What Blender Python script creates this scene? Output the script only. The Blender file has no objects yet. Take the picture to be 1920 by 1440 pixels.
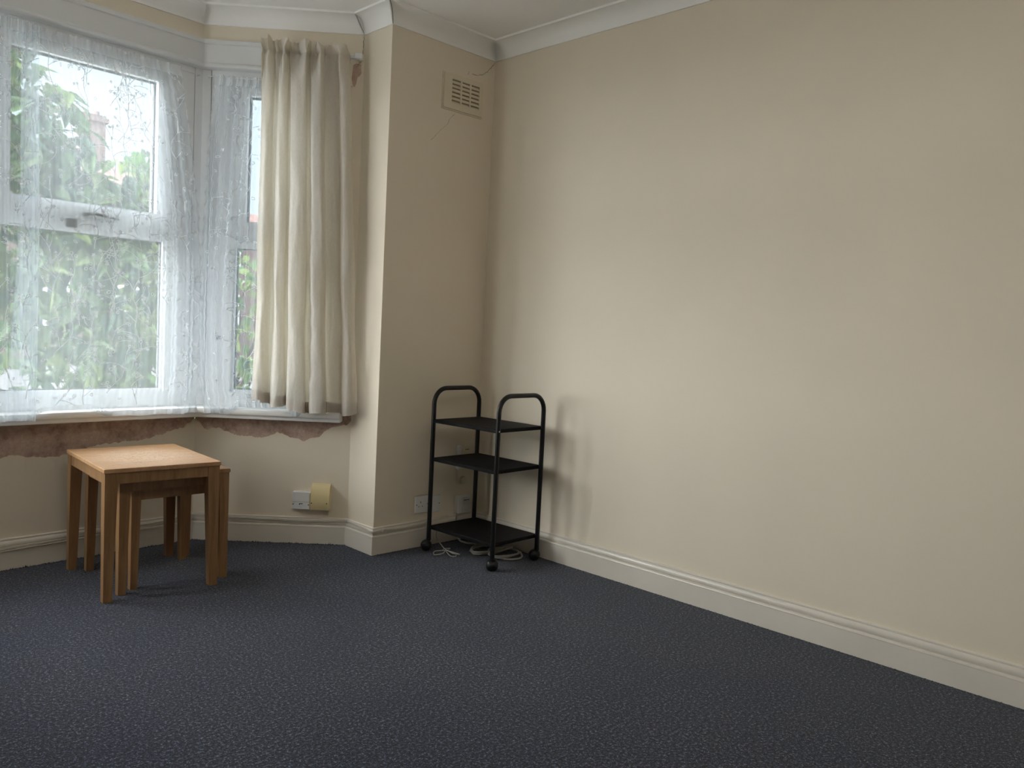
import bpy, math, random
import numpy as np
from mathutils import Vector, Matrix, noise

random.seed(7)
rng = np.random.default_rng(7)
sc = bpy.context.scene
COL = sc.collection

# ------------------------------------------------------------------ camera
FPX = 1538.5
YAW, PITCH, ROLL = 0.7871, -0.0653, 0.0491
CAM = Vector((-2.9293, -3.1536, 1.0951))
_f = Vector((math.sin(YAW)*math.cos(PITCH), math.cos(YAW)*math.cos(PITCH), math.sin(PITCH)))
_r0 = Vector((math.cos(YAW), -math.sin(YAW), 0))
_u0 = _r0.cross(_f)
_r = _r0*math.cos(ROLL) + _u0*math.sin(ROLL)
_u = -_r0*math.sin(ROLL) + _u0*math.cos(ROLL)
cam = bpy.data.cameras.new('camera')
cam.sensor_width = 36
cam.lens = FPX/1920*36
cam.clip_start = 0.02
camo = bpy.data.objects.new('camera', cam)
COL.objects.link(camo)
M3 = Matrix((_r, _u, -_f)).transposed()
camo.matrix_world = Matrix.Translation(CAM) @ M3.to_4x4()
sc.camera = camo

# ------------------------------------------------------------------ overcast sky, hazy sun, exposure
w = bpy.data.worlds.new('overcast_sky')
sc.world = w
w.use_nodes = True
bg = w.node_tree.nodes['Background']
bg.inputs['Color'].default_value = (0.74, 0.88, 1.0, 1)
bg.inputs['Strength'].default_value = 1.6
sun = bpy.data.lights.new('hazy_sun', 'SUN')
sun.energy = 39.0
sun.angle = math.radians(125)
sun.color = (1.0, 0.99, 0.98)
suno = bpy.data.objects.new('hazy_sun', sun)
COL.objects.link(suno)
_sd = Vector((0.95, -0.29, -0.27)).normalized()      # travel direction of the light
suno.rotation_euler = _sd.to_track_quat('-Z', 'Y').to_euler()
suno.location = (-6, 6, 5)
sc.view_settings.view_transform = 'Standard'
sc.view_settings.look = 'None'
sc.view_settings.gamma = 1
sc.view_settings.exposure = 0.0
sc.view_settings.use_curve_mapping = False
try:
    sc.cycles.use_denoising = True
    sc.cycles.use_adaptive_sampling = True
    sc.cycles.adaptive_threshold = .015
    sc.cycles.max_bounces = 9
    sc.cycles.diffuse_bounces = 7
    sc.cycles.transparent_max_bounces = 28
    sc.cycles.sample_clamp_indirect = 6
    sc.cycles.caustics_reflective = False
    sc.cycles.caustics_refractive = False
except Exception:
    pass

# ------------------------------------------------------------------ materials
def lin(h):
    c = [int(h[i:i+2], 16)/255 for i in (0, 2, 4)]
    return tuple(((x/12.92) if x <= .04045 else ((x+.055)/1.055)**2.4) for x in c) + (1,)
def newmat(name):
    m = bpy.data.materials.new(name)
    m.use_nodes = True
    nt = m.node_tree
    return m, nt, nt.nodes['Principled BSDF'], nt.nodes['Material Output']
def N(nt, t, **kw):
    n = nt.nodes.new(t)
    for k, v in kw.items():
        if k.startswith('_'):
            setattr(n, k[1:], v)
        else:
            n.inputs[k.replace('__', ' ')].default_value = v
    return n
def ramp(nt, pts):
    r = nt.nodes.new('ShaderNodeValToRGB')
    el = r.color_ramp.elements
    while len(el) < len(pts):
        el.new(0.5)
    for e, (p, c) in zip(el, pts):
        e.position = p
        e.color = c
    return r
def plain(name, col, rough=.5, spec=.4, metal=0, noise=0, nscale=20, bump=0, bscale=200):
    m, nt, b, out = newmat(name)
    b.inputs['Base Color'].default_value = col
    b.inputs['Roughness'].default_value = rough
    b.inputs['Specular IOR Level'].default_value = spec
    b.inputs['Metallic'].default_value = metal
    tc = N(nt, 'ShaderNodeTexCoord')
    if noise:
        n = N(nt, 'ShaderNodeTexNoise', Scale=nscale, Detail=4)
        nt.links.new(tc.outputs['Object'], n.inputs['Vector'])
        a = tuple(x*(1-noise) for x in col[:3]) + (1,)
        c = tuple(min(1, x*(1+noise)) for x in col[:3]) + (1,)
        r = ramp(nt, [(.3, a), (.7, c)])
        nt.links.new(n.outputs['Fac'], r.inputs['Fac'])
        nt.links.new(r.outputs['Color'], b.inputs['Base Color'])
    if bump:
        n2 = N(nt, 'ShaderNodeTexNoise', Scale=bscale, Detail=3)
        nt.links.new(tc.outputs['Object'], n2.inputs['Vector'])
        bp = N(nt, 'ShaderNodeBump', Strength=bump, Distance=.002)
        nt.links.new(n2.outputs['Fac'], bp.inputs['Height'])
        nt.links.new(bp.outputs['Normal'], b.inputs['Normal'])
    return m

M = {}
M['paint'] = plain('cream_wall_paint', (.76, .685, .565, 1), .62, .3, noise=.025, nscale=1.6, bump=.12, bscale=90)
M['ceil'] = plain('ceiling_paint', (.89, .88, .86, 1), .85, .2, noise=.02, nscale=2, bump=.1, bscale=120)
M['cove'] = plain('coving_paint', (.90, .90, .885, 1), .6, .3, noise=.015, nscale=4)
M['skirt'] = plain('skirting_gloss', (.70, .655, .585, 1), .28, .5, noise=.03, nscale=6)
M['upvc'] = plain('white_upvc', (.80, .815, .83, 1), .3, .45)
M['board'] = plain('white_board', (.70, .71, .71, 1), .5, .35, noise=.02, nscale=5)
M['sill'] = plain('white_sill', (.78, .785, .78, 1), .35, .4, noise=.03, nscale=8)
M['black'] = plain('black_metal', (.005, .005, .0055, 1), .35, .35)
M['blackwood'] = plain('black_laminate', (.005, .005, .0055, 1), .6, .12, noise=.2, nscale=30)
M['blackplastic'] = plain('black_plastic', (.009, .009, .01, 1), .38, .4)
M['gasket'] = plain('grey_gasket', (.10, .11, .12, 1), .6, .3)
M['steel'] = plain('grey_metal', (.33, .33, .33, 1), .35, .5, metal=.8)
M['greyplastic'] = plain('grey_bracket', (.16, .15, .14, 1), .5, .3)
M['whiteplastic'] = plain('white_plastic', (.74, .745, .75, 1), .35, .4)
M['creamplastic'] = plain('cream_plastic', (.72, .60, .34, 1), .3, .45)
M['ventplastic'] = plain('cream_vent_plastic', (.70, .64, .50, 1), .4, .4)
M['ventshade'] = plain('vent_slot_shade', (.33, .28, .19, 1), .9, .1)  # brown tone stands in for the shade behind the louvres
M['dark'] = plain('dark_cavity', (.05, .04, .03, 1), .9, .1)
M['screw'] = plain('dull_screw', (.12, .09, .05, 1), .5, .4)
M['flex'] = plain('grey_white_flex', (.36, .34, .30, 1), .5, .3)
M['cable'] = plain('off_white_cable', (.62, .58, .50, 1), .4, .4)
M['crack'] = plain('wall_crack', (.10, .075, .05, 1), .9, .1)
M['road'] = plain('tarmac', (.16, .16, .165, 1), .9, .2, noise=.2, nscale=4)
M['bouncepaving'] = plain('bounce_paving', (.52, .51, .49, 1), .9, .2, noise=.15, nscale=3)  # made pale to bounce daylight up to the ceiling
M['roof'] = plain('roof_tiles', (.25, .155, .14, 1), .8, .2, noise=.25, nscale=6)
M['bark'] = plain('bark', (.10, .075, .05, 1), .9, .2, noise=.3, nscale=25)
M['housewhite'] = plain('white_house_trim', (.8, .8, .78, 1), .5, .3)
M['houseglass'] = plain('house_glass', (.06, .08, .10, 1), .08, .6)
M['redflower'] = plain('red_petals', (.62, .10, .07, 1), .6, .3)

def plaster():
    m, nt, b, out = newmat('bare_pink_plaster')
    tc = N(nt, 'ShaderNodeTexCoord')
    n = N(nt, 'ShaderNodeTexNoise', Scale=14, Detail=8, Roughness=.7)
    n2 = N(nt, 'ShaderNodeTexNoise', Scale=60, Detail=5, Roughness=.7)
    nt.links.new(tc.outputs['Object'], n.inputs['Vector'])
    nt.links.new(tc.outputs['Object'], n2.inputs['Vector'])
    r = ramp(nt, [(.3, (.30, .20, .155, 1)), (.47, (.46, .33, .27, 1)), (.6, (.53, .40, .33, 1)), (.75, (.68, .58, .50, 1))])
    mx = N(nt, 'ShaderNodeMath', _operation='ADD')
    ml = N(nt, 'ShaderNodeMath', _operation='MULTIPLY_ADD')
    ml.inputs[1].default_value = .5
    ml.inputs[2].default_value = -.25
    nt.links.new(n2.outputs['Fac'], ml.inputs[0])
    nt.links.new(n.outputs['Fac'], mx.inputs[0])
    nt.links.new(ml.outputs[0], mx.inputs[1])
    nt.links.new(mx.outputs[0], r.inputs['Fac'])
    nt.links.new(r.outputs['Color'], b.inputs['Base Color'])
    b.inputs['Roughness'].default_value = .95
    bp = N(nt, 'ShaderNodeBump', Strength=.6, Distance=.004)
    nt.links.new(mx.outputs[0], bp.inputs['Height'])
    nt.links.new(bp.outputs['Normal'], b.inputs['Normal'])
    return m
M['plaster'] = plaster()

def carpet():
    m, nt, b, out = newmat('navy_carpet')
    tc = N(nt, 'ShaderNodeTexCoord')
    n = N(nt, 'ShaderNodeTexNoise', Scale=250, Detail=3, Roughness=.7)
    n3 = N(nt, 'ShaderNodeTexNoise', Scale=110, Detail=2, Roughness=.6)
    big = N(nt, 'ShaderNodeTexNoise', Scale=2.2, Detail=3)
    for q in (n, n3, big):
        nt.links.new(tc.outputs['Object'], q.inputs['Vector'])
    ad = N(nt, 'ShaderNodeMath', _operation='MULTIPLY_ADD')
    ad.inputs[1].default_value = .45
    nt.links.new(n3.outputs['Fac'], ad.inputs[0])
    m2 = N(nt, 'ShaderNodeMath', _operation='MULTIPLY')
    m2.inputs[1].default_value = .55
    nt.links.new(n.outputs['Fac'], m2.inputs[0])
    nt.links.new(m2.outputs[0], ad.inputs[2])
    r = ramp(nt, [(.41, (.0015, .002, .004, 1)), (.48, (.012, .0165, .030, 1)), (.55, (.034, .043, .070, 1)), (.62, (.20, .225, .30, 1))])
    nt.links.new(ad.outputs[0], r.inputs['Fac'])
    tint = ramp(nt, [(.35, (.82, .84, .92, 1)), (.65, (1.12, 1.06, 1.0, 1))])
    nt.links.new(big.outputs['Fac'], tint.inputs['Fac'])
    mix = nt.nodes.new('ShaderNodeMix')
    mix.data_type = 'RGBA'
    mix.blend_type = 'MULTIPLY'
    mix.inputs[0].default_value = 1
    nt.links.new(r.outputs['Color'], mix.inputs[6])
    nt.links.new(tint.outputs['Color'], mix.inputs[7])
    nt.links.new(mix.outputs[2], b.inputs['Base Color'])
    b.inputs['Roughness'].default_value = .95
    b.inputs['Specular IOR Level'].default_value = .15
    b.inputs['Sheen Weight'].default_value = .15
    bp = N(nt, 'ShaderNodeBump', Strength=.8, Distance=.004)
    nt.links.new(ad.outputs[0], bp.inputs['Height'])
    nt.links.new(bp.outputs['Normal'], b.inputs['Normal'])
    return m
M['carpet'] = carpet()
M['fray'] = plain('carpet_fibre', (.018, .022, .034, 1), .95, .1)

def wood(name, worn_glare):
    m, nt, b, out = newmat(name)
    tc = N(nt, 'ShaderNodeTexCoord')
    kk = 1.65 if worn_glare else 1.0  # base tone of the top lightened to stand in for window glare
    mp = N(nt, 'ShaderNodeMapping')
    mp.inputs['Scale'].default_value = (9, 90, 9) if worn_glare else (60, 60, 5)
    nt.links.new(tc.outputs['Object'], mp.inputs['Vector'])
    n = N(nt, 'ShaderNodeTexNoise', Scale=1.0, Detail=6, Roughness=.6, Distortion=.4)
    nt.links.new(mp.outputs['Vector'], n.inputs['Vector'])
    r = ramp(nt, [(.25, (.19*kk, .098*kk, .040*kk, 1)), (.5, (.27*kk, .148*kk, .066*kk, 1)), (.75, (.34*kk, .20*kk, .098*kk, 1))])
    nt.links.new(n.outputs['Fac'], r.inputs['Fac'])
    col = r.outputs['Color']
    b.inputs['Roughness'].default_value = .38
    b.inputs['Specular IOR Level'].default_value = .45
    if worn_glare:
        # scuffed varnish: pale curling scratches over the middle of the top
        d = N(nt, 'ShaderNodeVectorMath', _operation='DISTANCE')
        d.inputs[1].default_value = (.23, .25, .5)
        nt.links.new(tc.outputs['Object'], d.inputs[0])
        fall = N(nt, 'ShaderNodeMapRange')
        fall.inputs['From Min'].default_value = .10
        fall.inputs['From Max'].default_value = .27
        fall.inputs['To Min'].default_value = 1
        fall.inputs['To Max'].default_value = .12
        nt.links.new(d.outputs['Value'], fall.inputs['Value'])
        nz = N(nt, 'ShaderNodeTexNoise', Scale=26, Detail=5, Roughness=.7, Distortion=2.6)
        nt.links.new(tc.outputs['Object'], nz.inputs['Vector'])
        rr = ramp(nt, [(.41, (0, 0, 0, 1)), (.5, (1, 1, 1, 1)), (.57, (0, 0, 0, 1))])
        nt.links.new(nz.outputs['Fac'], rr.inputs['Fac'])
        mu = N(nt, 'ShaderNodeMath', _operation='MULTIPLY')
        nt.links.new(rr.outputs['Color'], mu.inputs[0])
        nt.links.new(fall.outputs['Result'], mu.inputs[1])
        mu2 = N(nt, 'ShaderNodeMath', _operation='MULTIPLY')
        mu2.inputs[1].default_value = .85
        nt.links.new(mu.outputs[0], mu2.inputs[0])
        mix = nt.nodes.new('ShaderNodeMix')
        mix.data_type = 'RGBA'
        nt.links.new(mu2.outputs[0], mix.inputs[0])
        nt.links.new(col, mix.inputs[6])
        mix.inputs[7].default_value = (.80, .62, .47, 1)
        col = mix.outputs[2]
        rg = N(nt, 'ShaderNodeMapRange')
        rg.inputs['To Min'].default_value = .36
        rg.inputs['To Max'].default_value = .6
        nt.links.new(mu.outputs[0], rg.inputs['Value'])
        nt.links.new(rg.outputs['Result'], b.inputs['Roughness'])
    nt.links.new(col, b.inputs['Base Color'])
    return m
M['oak'] = wood('oak_varnish', False)
M['oaktop'] = wood('oak_top_worn_glare', True)
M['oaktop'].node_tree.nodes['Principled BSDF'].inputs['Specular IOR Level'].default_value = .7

def glass():
    m, nt, b, out = newmat('window_glass')
    nt.nodes.remove(b)
    t = N(nt, 'ShaderNodeBsdfTransparent', Color=(.95, .965, .96, 1))
    g = N(nt, 'ShaderNodeBsdfGlossy', Roughness=.02)
    mx = N(nt, 'ShaderNodeMixShader', Fac=.05)
    nt.links.new(t.outputs[0], mx.inputs[1])
    nt.links.new(g.outputs[0], mx.inputs[2])
    nt.links.new(mx.outputs[0], out.inputs['Surface'])
    return m
M['glass'] = glass()

def sheer(name, cover, col, trl=.6):
    """open weave: `cover` of the area is thread, the rest lets light through"""
    m, nt, b, out = newmat(name)
    nt.nodes.remove(b)
    t = N(nt, 'ShaderNodeBsdfTransparent')
    d = N(nt, 'ShaderNodeBsdfDiffuse', Color=col)
    tr = N(nt, 'ShaderNodeBsdfTranslucent', Color=col)
    mx = N(nt, 'ShaderNodeMixShader', Fac=trl)
    nt.links.new(d.outputs[0], mx.inputs[1])
    nt.links.new(tr.outputs[0], mx.inputs[2])
    m2 = N(nt, 'ShaderNodeMixShader', Fac=cover)
    nt.links.new(t.outputs[0], m2.inputs[1])
    nt.links.new(mx.outputs[0], m2.inputs[2])
    nt.links.new(m2.outputs[0], out.inputs['Surface'])
    return m
M['net'] = sheer('white_net', .33, (.82, .90, .97, 1), .265)
M['nethem'] = sheer('white_net_hem', .55, (.86, .90, .93, 1), .24)
M['thread'] = sheer('embroidery_thread', .80, (.84, .87, .90, 1), .10)

def drape():
    m, nt, b, out = newmat('beige_drape')
    nt.nodes.remove(b)
    tc = N(nt, 'ShaderNodeTexCoord')
    n = N(nt, 'ShaderNodeTexNoise', Scale=160, Detail=3)
    mp = N(nt, 'ShaderNodeMapping')
    mp.inputs['Scale'].default_value = (1, 1, .4)
    nt.links.new(tc.outputs['Object'], mp.inputs['Vector'])
    nt.links.new(mp.outputs['Vector'], n.inputs['Vector'])
    r = ramp(nt, [(.35, (.76, .735, .70, 1)), (.65, (.83, .81, .78, 1))])
    nt.links.new(n.outputs['Fac'], r.inputs['Fac'])
    d = N(nt, 'ShaderNodeBsdfDiffuse')
    g = N(nt, 'ShaderNodeBsdfGlossy', Roughness=.45, Color=(.9, .88, .85, 1))
    tr = N(nt, 'ShaderNodeBsdfTranslucent', Color=(.80, .71, .55, 1))
    mp2 = N(nt, 'ShaderNodeMapping')
    mp2.inputs['Scale'].default_value = (1, 1, .28)
    nt.links.new(tc.outputs['Object'], mp2.inputs['Vector'])
    cz = N(nt, 'ShaderNodeTexNoise', Scale=34, Detail=5, Roughness=.55, Distortion=.6)
    nt.links.new(mp2.outputs['Vector'], cz.inputs['Vector'])
    bp = N(nt, 'ShaderNodeBump', Strength=.5, Distance=.006)
    nt.links.new(cz.outputs['Fac'], bp.inputs['Height'])
    for q in (d, g, tr):
        nt.links.new(bp.outputs['Normal'], q.inputs['Normal'])
    nt.links.new(r.outputs['Color'], d.inputs['Color'])
    m0 = N(nt, 'ShaderNodeMixShader', Fac=.10)
    nt.links.new(d.outputs[0], m0.inputs[1])
    nt.links.new(g.outputs[0], m0.inputs[2])
    m1 = N(nt, 'ShaderNodeMixShader', Fac=.46)
    nt.links.new(m0.outputs[0], m1.inputs[1])
    nt.links.new(tr.outputs[0], m1.inputs[2])
    nt.links.new(m1.outputs[0], out.inputs['Surface'])
    return m
M['drape'] = drape()
M['drapehem'] = sheer('beige_drape_hem', 1.0, (.42, .33, .23, 1), .3)

def leafmat(name, col, tcol):
    m, nt, b, out = newmat(name)
    b.inputs['Base Color'].default_value = col
    b.inputs['Roughness'].default_value = .45
    tr = N(nt, 'ShaderNodeBsdfTranslucent', Color=tcol)
    mx = N(nt, 'ShaderNodeMixShader', Fac=.4)
    nt.links.new(b.outputs[0], mx.inputs[1])
    nt.links.new(tr.outputs[0], mx.inputs[2])
    nt.links.new(mx.outputs[0], out.inputs['Surface'])
    return m
M['leaf0'] = leafmat('leaf_mid_green', (.105, .165, .085, 1), (.19, .33, .12, 1))
M['leaf1'] = leafmat('leaf_yellow_green', (.18, .24, .10, 1), (.33, .44, .15, 1))
M['leaf2'] = leafmat('leaf_dark_green', (.07, .12, .085, 1), (.12, .21, .12, 1))
M['grass'] = plain('grass', (.07, .13, .04, 1), .9, .2, noise=.4, nscale=9)

def brick():
    m, nt, b, out = newmat('house_brick')
    tc = N(nt, 'ShaderNodeTexCoord')
    mp = N(nt, 'ShaderNodeMapping')
    mp.inputs['Rotation'].default_value = (math.pi/2, 0, 0)
    nt.links.new(tc.outputs['Object'], mp.inputs['Vector'])
    t = N(nt, 'ShaderNodeTexBrick', Scale=4.4)
    t.inputs['Color1'].default_value = (.20, .125, .115, 1)
    t.inputs['Color2'].default_value = (.15, .10, .095, 1)
    t.inputs['Mortar'].default_value = (.36, .32, .29, 1)
    nt.links.new(mp.outputs['Vector'], t.inputs['Vector'])
    nt.links.new(t.outputs['Color'], b.inputs['Base Color'])
    b.inputs['Roughness'].default_value = .9
    return m
M['brick'] = brick()

# ------------------------------------------------------------------ mesh helpers
def ident(a, b, c):
    return (a, b, c)
class MB:
    def __init__(self, fr=ident):
        self.v, self.f, self.fr = [], [], fr
    def p(self, a, b, c):
        self.v.append(tuple(self.fr(a, b, c)))
        return len(self.v)-1
    def box(self, a0, a1, b0, b1, c0, c1):
        i = [self.p(a, b, c) for c in (c0, c1) for b in (b0, b1) for a in (a0, a1)]
        for q in ((0, 1, 3, 2), (4, 6, 7, 5), (0, 4, 5, 1), (2, 3, 7, 6), (0, 2, 6, 4), (1, 5, 7, 3)):
            self.f.append([i[k] for k in q])
        return self
    def rbox(self, a0, a1, b0, b1, c0, c1, e=.003):
        """box with chamfered edges (24-gon style hull)"""
        def ring(z, k):
            x0, x1, y0, y1 = a0+k, a1-k, b0+k, b1-k
            pts = [(x0+e, y0), (x1-e, y0), (x1, y0+e), (x1, y1-e), (x1-e, y1), (x0+e, y1), (x0, y1-e), (x0, y0+e)]
            return [self.p(x, y, z) for x, y in pts]
        rs = [ring(c0, e*.8), ring(c0+e, 0), ring(c1-e, 0), ring(c1, e*.8)]
        for r1, r2 in zip(rs, rs[1:]):
            for k in range(8):
                self.f.append([r1[k], r1[(k+1) % 8], r2[(k+1) % 8], r2[k]])
        self.f.append(rs[0][::-1])
        self.f.append(rs[-1])
        return self
    def prism(self, poly, c0, c1):
        a = [self.p(x, y, c0) for x, y in poly]
        b = [self.p(x, y, c1) for x, y in poly]
        n = len(poly)
        for k in range(n):
            self.f.append([a[k], a[(k+1) % n], b[(k+1) % n], b[k]])
        self.f.append(a[::-1])
        self.f.append(b)
        return self
    def tube(self, pts, r, n=8, cap=True):
        pts = [Vector(self.fr(*q)) for q in pts]
        rad = r if isinstance(r, (list, tuple)) else [r]*len(pts)
        rings = []
        ref = None
        for k, q in enumerate(pts):
            t = (pts[min(k+1, len(pts)-1)] - pts[max(k-1, 0)])
            if t.length < 1e-9:
                t = Vector((0, 0, 1))
            t.normalize()
            if ref is None:
                ref = t.orthogonal().normalized()
            else:
                ref = (ref - t*ref.dot(t))
                ref = ref.normalized() if ref.length > 1e-6 else t.orthogonal().normalized()
            bi = t.cross(ref)
            ring = []
            for j in range(n):
                a = 2*math.pi*j/n
                self.v.append(tuple(q + (ref*math.cos(a) + bi*math.sin(a))*rad[k]))
                ring.append(len(self.v)-1)
            rings.append(ring)
        for r1, r2 in zip(rings, rings[1:]):
            for j in range(n):
                self.f.append([r1[j], r1[(j+1) % n], r2[(j+1) % n], r2[j]])
        if cap:
            self.f.append(rings[0][::-1])
            self.f.append(rings[-1])
        return self
    def lathe(self, org, axis, prof, n=16):
        """prof: (distance along axis, radius)"""
        org, ax = Vector(org), Vector(axis).normalized()
        a1 = ax.orthogonal().normalized()
        a2 = ax.cross(a1)
        rings = []
        for h, r in prof:
            ring = []
            for j in range(n):
                t = 2*math.pi*j/n
                q = org + ax*h + (a1*math.cos(t) + a2*math.sin(t))*max(r, 1e-5)
                ring.append(self.p(*q))
            rings.append(ring)
        for r1, r2 in zip(rings, rings[1:]):
            for j in range(n):
                self.f.append([r1[j], r1[(j+1) % n], r2[(j+1) % n], r2[j]])
        self.f.append(rings[0][::-1])
        self.f.append(rings[-1])
        return self
    def grid(self, nu, nv, fn):
        idx = [[self.p(*fn(i/(nu-1), j/(nv-1))) for i in range(nu)] for j in range(nv)]
        for j in range(nv-1):
            for i in range(nu-1):
                self.f.append([idx[j][i], idx[j][i+1], idx[j+1][i+1], idx[j+1][i]])
        return self
    def build(self, name, mat, parent=None, smooth=False, kind=None, label=None):
        me = bpy.data.meshes.new(name)
        me.from_pydata(self.v, [], self.f)
        me.validate()
        import bmesh
        bm = bmesh.new()
        bm.from_mesh(me)
        bmesh.ops.recalc_face_normals(bm, faces=bm.faces)
        bm.to_mesh(me)
        bm.free()
        if smooth:
            me.polygons.foreach_set('use_smooth', [True]*len(me.polygons))
            try:
                me.set_sharp_from_angle(angle=math.radians(38))
            except Exception:
                pass
        me.materials.append(M[mat])
        o = bpy.data.objects.new(name, me)
        COL.objects.link(o)
        if parent is not None:
            o.parent = parent
            o.matrix_parent_inverse = parent.matrix_world.inverted()
        if kind:
            o['kind'] = kind
        if label:
            o['label'] = label
        return o
def empty(name, loc=(0, 0, 0), kind=None):
    o = bpy.data.objects.new(name, None)
    COL.objects.link(o)
    o.location = loc
    o.matrix_world = Matrix.Translation(Vector(loc))
    o.empty_display_size = .05
    if kind:
        o['kind'] = kind
    return o
def tag(o, label, cat, group=None):
    o['label'] = label
    o['category'] = cat
    if group:
        o['group'] = group
    return o
def share(o, name, parent, mtx):
    """another object on the same mesh"""
    c = o.copy()
    c.name = name
    COL.objects.link(c)
    c.parent = parent
    c.matrix_parent_inverse = parent.matrix_world.inverted()
    c.matrix_basis = mtx
    return c
def interp(tab, x):
    xs = [t[0] for t in tab]
    ys = [t[1] for t in tab]
    return float(np.interp(x, xs, ys))
def sstep(a, b, x):
    t = min(1, max(0, (x-a)/(b-a)))
    return t*t*(3-2*t)

# ------------------------------------------------------------------ plan of the room
HC, HW, HS = 2.535, 2.46, .129          # ceiling, foot of the coving, top of the skirting
R0 = (0., -4.7)
C0 = (0., 0.)
P1 = (-.6486, 0.)
P2 = (-.6456, .223)
P3 = (-1.2018, .7315)
FD = (-.99826, -.0589)
LF = 1.80
P3L = (P3[0]+FD[0]*LF, P3[1]+FD[1]*LF)
P2L = (P3L[0]-.545, P3L[1]-.535)
P1L = (P2L[0]-.002, P2L[1]-.20)
CL = (-4.25, P1L[1])
LL = (-4.25, -4.7)
PATH = [R0, C0, P1, P2, P3, P3L, P2L, P1L, CL, LL]
SIDE = ['right', 'pier', 'reveal', 'bay_side', 'bay_front', 'bay_far', 'reveal_far', 'pier_far', 'left', 'rear']
NP = len(PATH)
def seg(i):
    a = Vector(PATH[i])
    b = Vector(PATH[(i+1) % NP])
    d = (b-a).normalized()
    return a, b, d, Vector((-d.y, d.x)), (b-a).length
def frame(i):
    a, b, d, m, L = seg(i)
    def F(s, o, z):
        q = a + d*s + m*o
        return (q.x, q.y, z)
    return F
def mitre(i, o):
    """plan point at corner i, set o into the room"""
    n1 = seg((i-1) % NP)[3]
    n2 = seg(i)[3]
    return Vector(PATH[i]) + (n1+n2)*(o/(1+n1.dot(n2)))
FR = [frame(i) for i in range(NP)]
LEN = [seg(i)[4] for i in range(NP)]
SIDEF, FRONTF, FARF = FR[3], FR[4], FR[5]
WIN_LO, WIN_HI = .655, 2.262

# floor (carpet), ceiling
fl = MB()
fl.prism([tuple(mitre(k, -.05)) for k in range(NP)], -.12, 0)
floor = fl.build('floor', 'carpet', kind='structure')
ce = MB()
ce.prism([tuple(mitre(k, -.12)) for k in range(NP)], HC, HC+.12)
ceiling = ce.build('ceiling', 'ceil', kind='structure')

# painted edge above which the paint has come away with the old sill (s along the wall, height)
EDGE_SIDE = [(-.001, .618), (.012, .598), (.047, .586), (.10, .572), (.125, .556), (.152, .525), (.196, .514), (.225, .503), (.275, .517),
             (.325, .532), (.36, .541), (.383, .526), (.42, .515), (.455, .511), (.485, .516), (.54, .516), (.57, .524), (.60, .534),
             (.64, .548), (.67, .552), (.69, .540), (.708, .546), (.722, .560), (.738, .585), (.7535, .592)]
EDGE_FRONT = [(0, .590), (.02, .576), (.055, .552), (.10, .545), (.16, .527), (.215, .514), (.26, .505), (.32, .505), (.38, .500),
              (.45, .494), (.48, .487), (.51, .479), (.565, .467), (.62, .452), (.66, .456), (.70, .464), (.76, .470), (.80, .474),
              (.86, .462), (1.0, .47), (1.2, .455), (1.45, .48), (1.65, .51), (LF, .56)]
def ragged(tab, L, step=.006, amp=.0035, seed=1):
    r = random.Random(seed)
    out, s, drift = [], 0.0, 0.0
    while s < L:
        drift = drift*.6 + r.uniform(-amp, amp)
        out.append((s, interp(tab, s)+drift))
        s += step*r.uniform(.6, 1.5)
    out.append((L, interp(tab, L)))
    return out
walls = {}
def plain_wall(i, z1=HC, t=.16, e0=0., e1=0.):
    b = MB(FR[i])
    b.box(-e0, LEN[i]+e1, -t, 0, 0, z1)
    walls[SIDE[i]] = b.build('wall_'+SIDE[i], 'paint', kind='structure')
for i in (0, 1, 2, 6, 7, 8, 9):
    plain_wall(i, e0=.16 if i in (0, 9) else 0, e1=.16 if i in (0, 8, 9) else 0)
def bay_wall(i, edge, seed, jamb0, jamb1):
    F, L = FR[i], LEN[i]
    root = empty('wall_'+SIDE[i], F(0, 0, 0), 'structure')
    # painted skin below the ragged line, 4 mm proud of the bare plaster
    b = MB(F)
    rag = ragged(edge, L, seed=seed)
    for (s0, z0), (s1, z1) in zip(rag, rag[1:]):
        a = [b.p(s0, 0, 0), b.p(s1, 0, 0), b.p(s1, 0, z1), b.p(s0, 0, z0)]
        b.f.append(a)
        c = [b.p(s0, -.004, z0), b.p(s1, -.004, z1)]
        b.f.append([a[3], a[2], c[1], c[0]])
    b.build('painted_skin', 'paint', root)
    pl = MB(F)
    pl.box(0, L, -.15, -.004, .30, WIN_LO-.002)
    pl.build('exposed_plaster', 'plaster', root, label='bare pinkish brown plaster below the sill')
    ma = MB(F)
    ma.box(0, L, -.15, -.006, 0, .30)
    ma.build('masonry', 'paint', root)
    up = MB(F)
    up.box(0, L, -.15, 0, WIN_HI, HC)
    up.build('lintel_wall', 'paint', root)
    if jamb0:
        j = MB(F)
        j.box(0, jamb0, -.15, 0, WIN_LO, WIN_HI)
        j.build('jamb_wall', 'paint', root)
    if jamb1:
        j = MB(F)
        j.box(L-jamb1, L, -.15, 0, WIN_LO, WIN_HI)
        j.build('jamb_wall', 'paint', root)
    walls[SIDE[i]] = root
bay_wall(3, EDGE_SIDE, 3, .09, 0)
bay_wall(4, EDGE_FRONT, 5, 0, 0)
bay_wall(5, [(0, .55), (.3, .5), (.8, .55)], 8, 0, .04)

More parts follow.
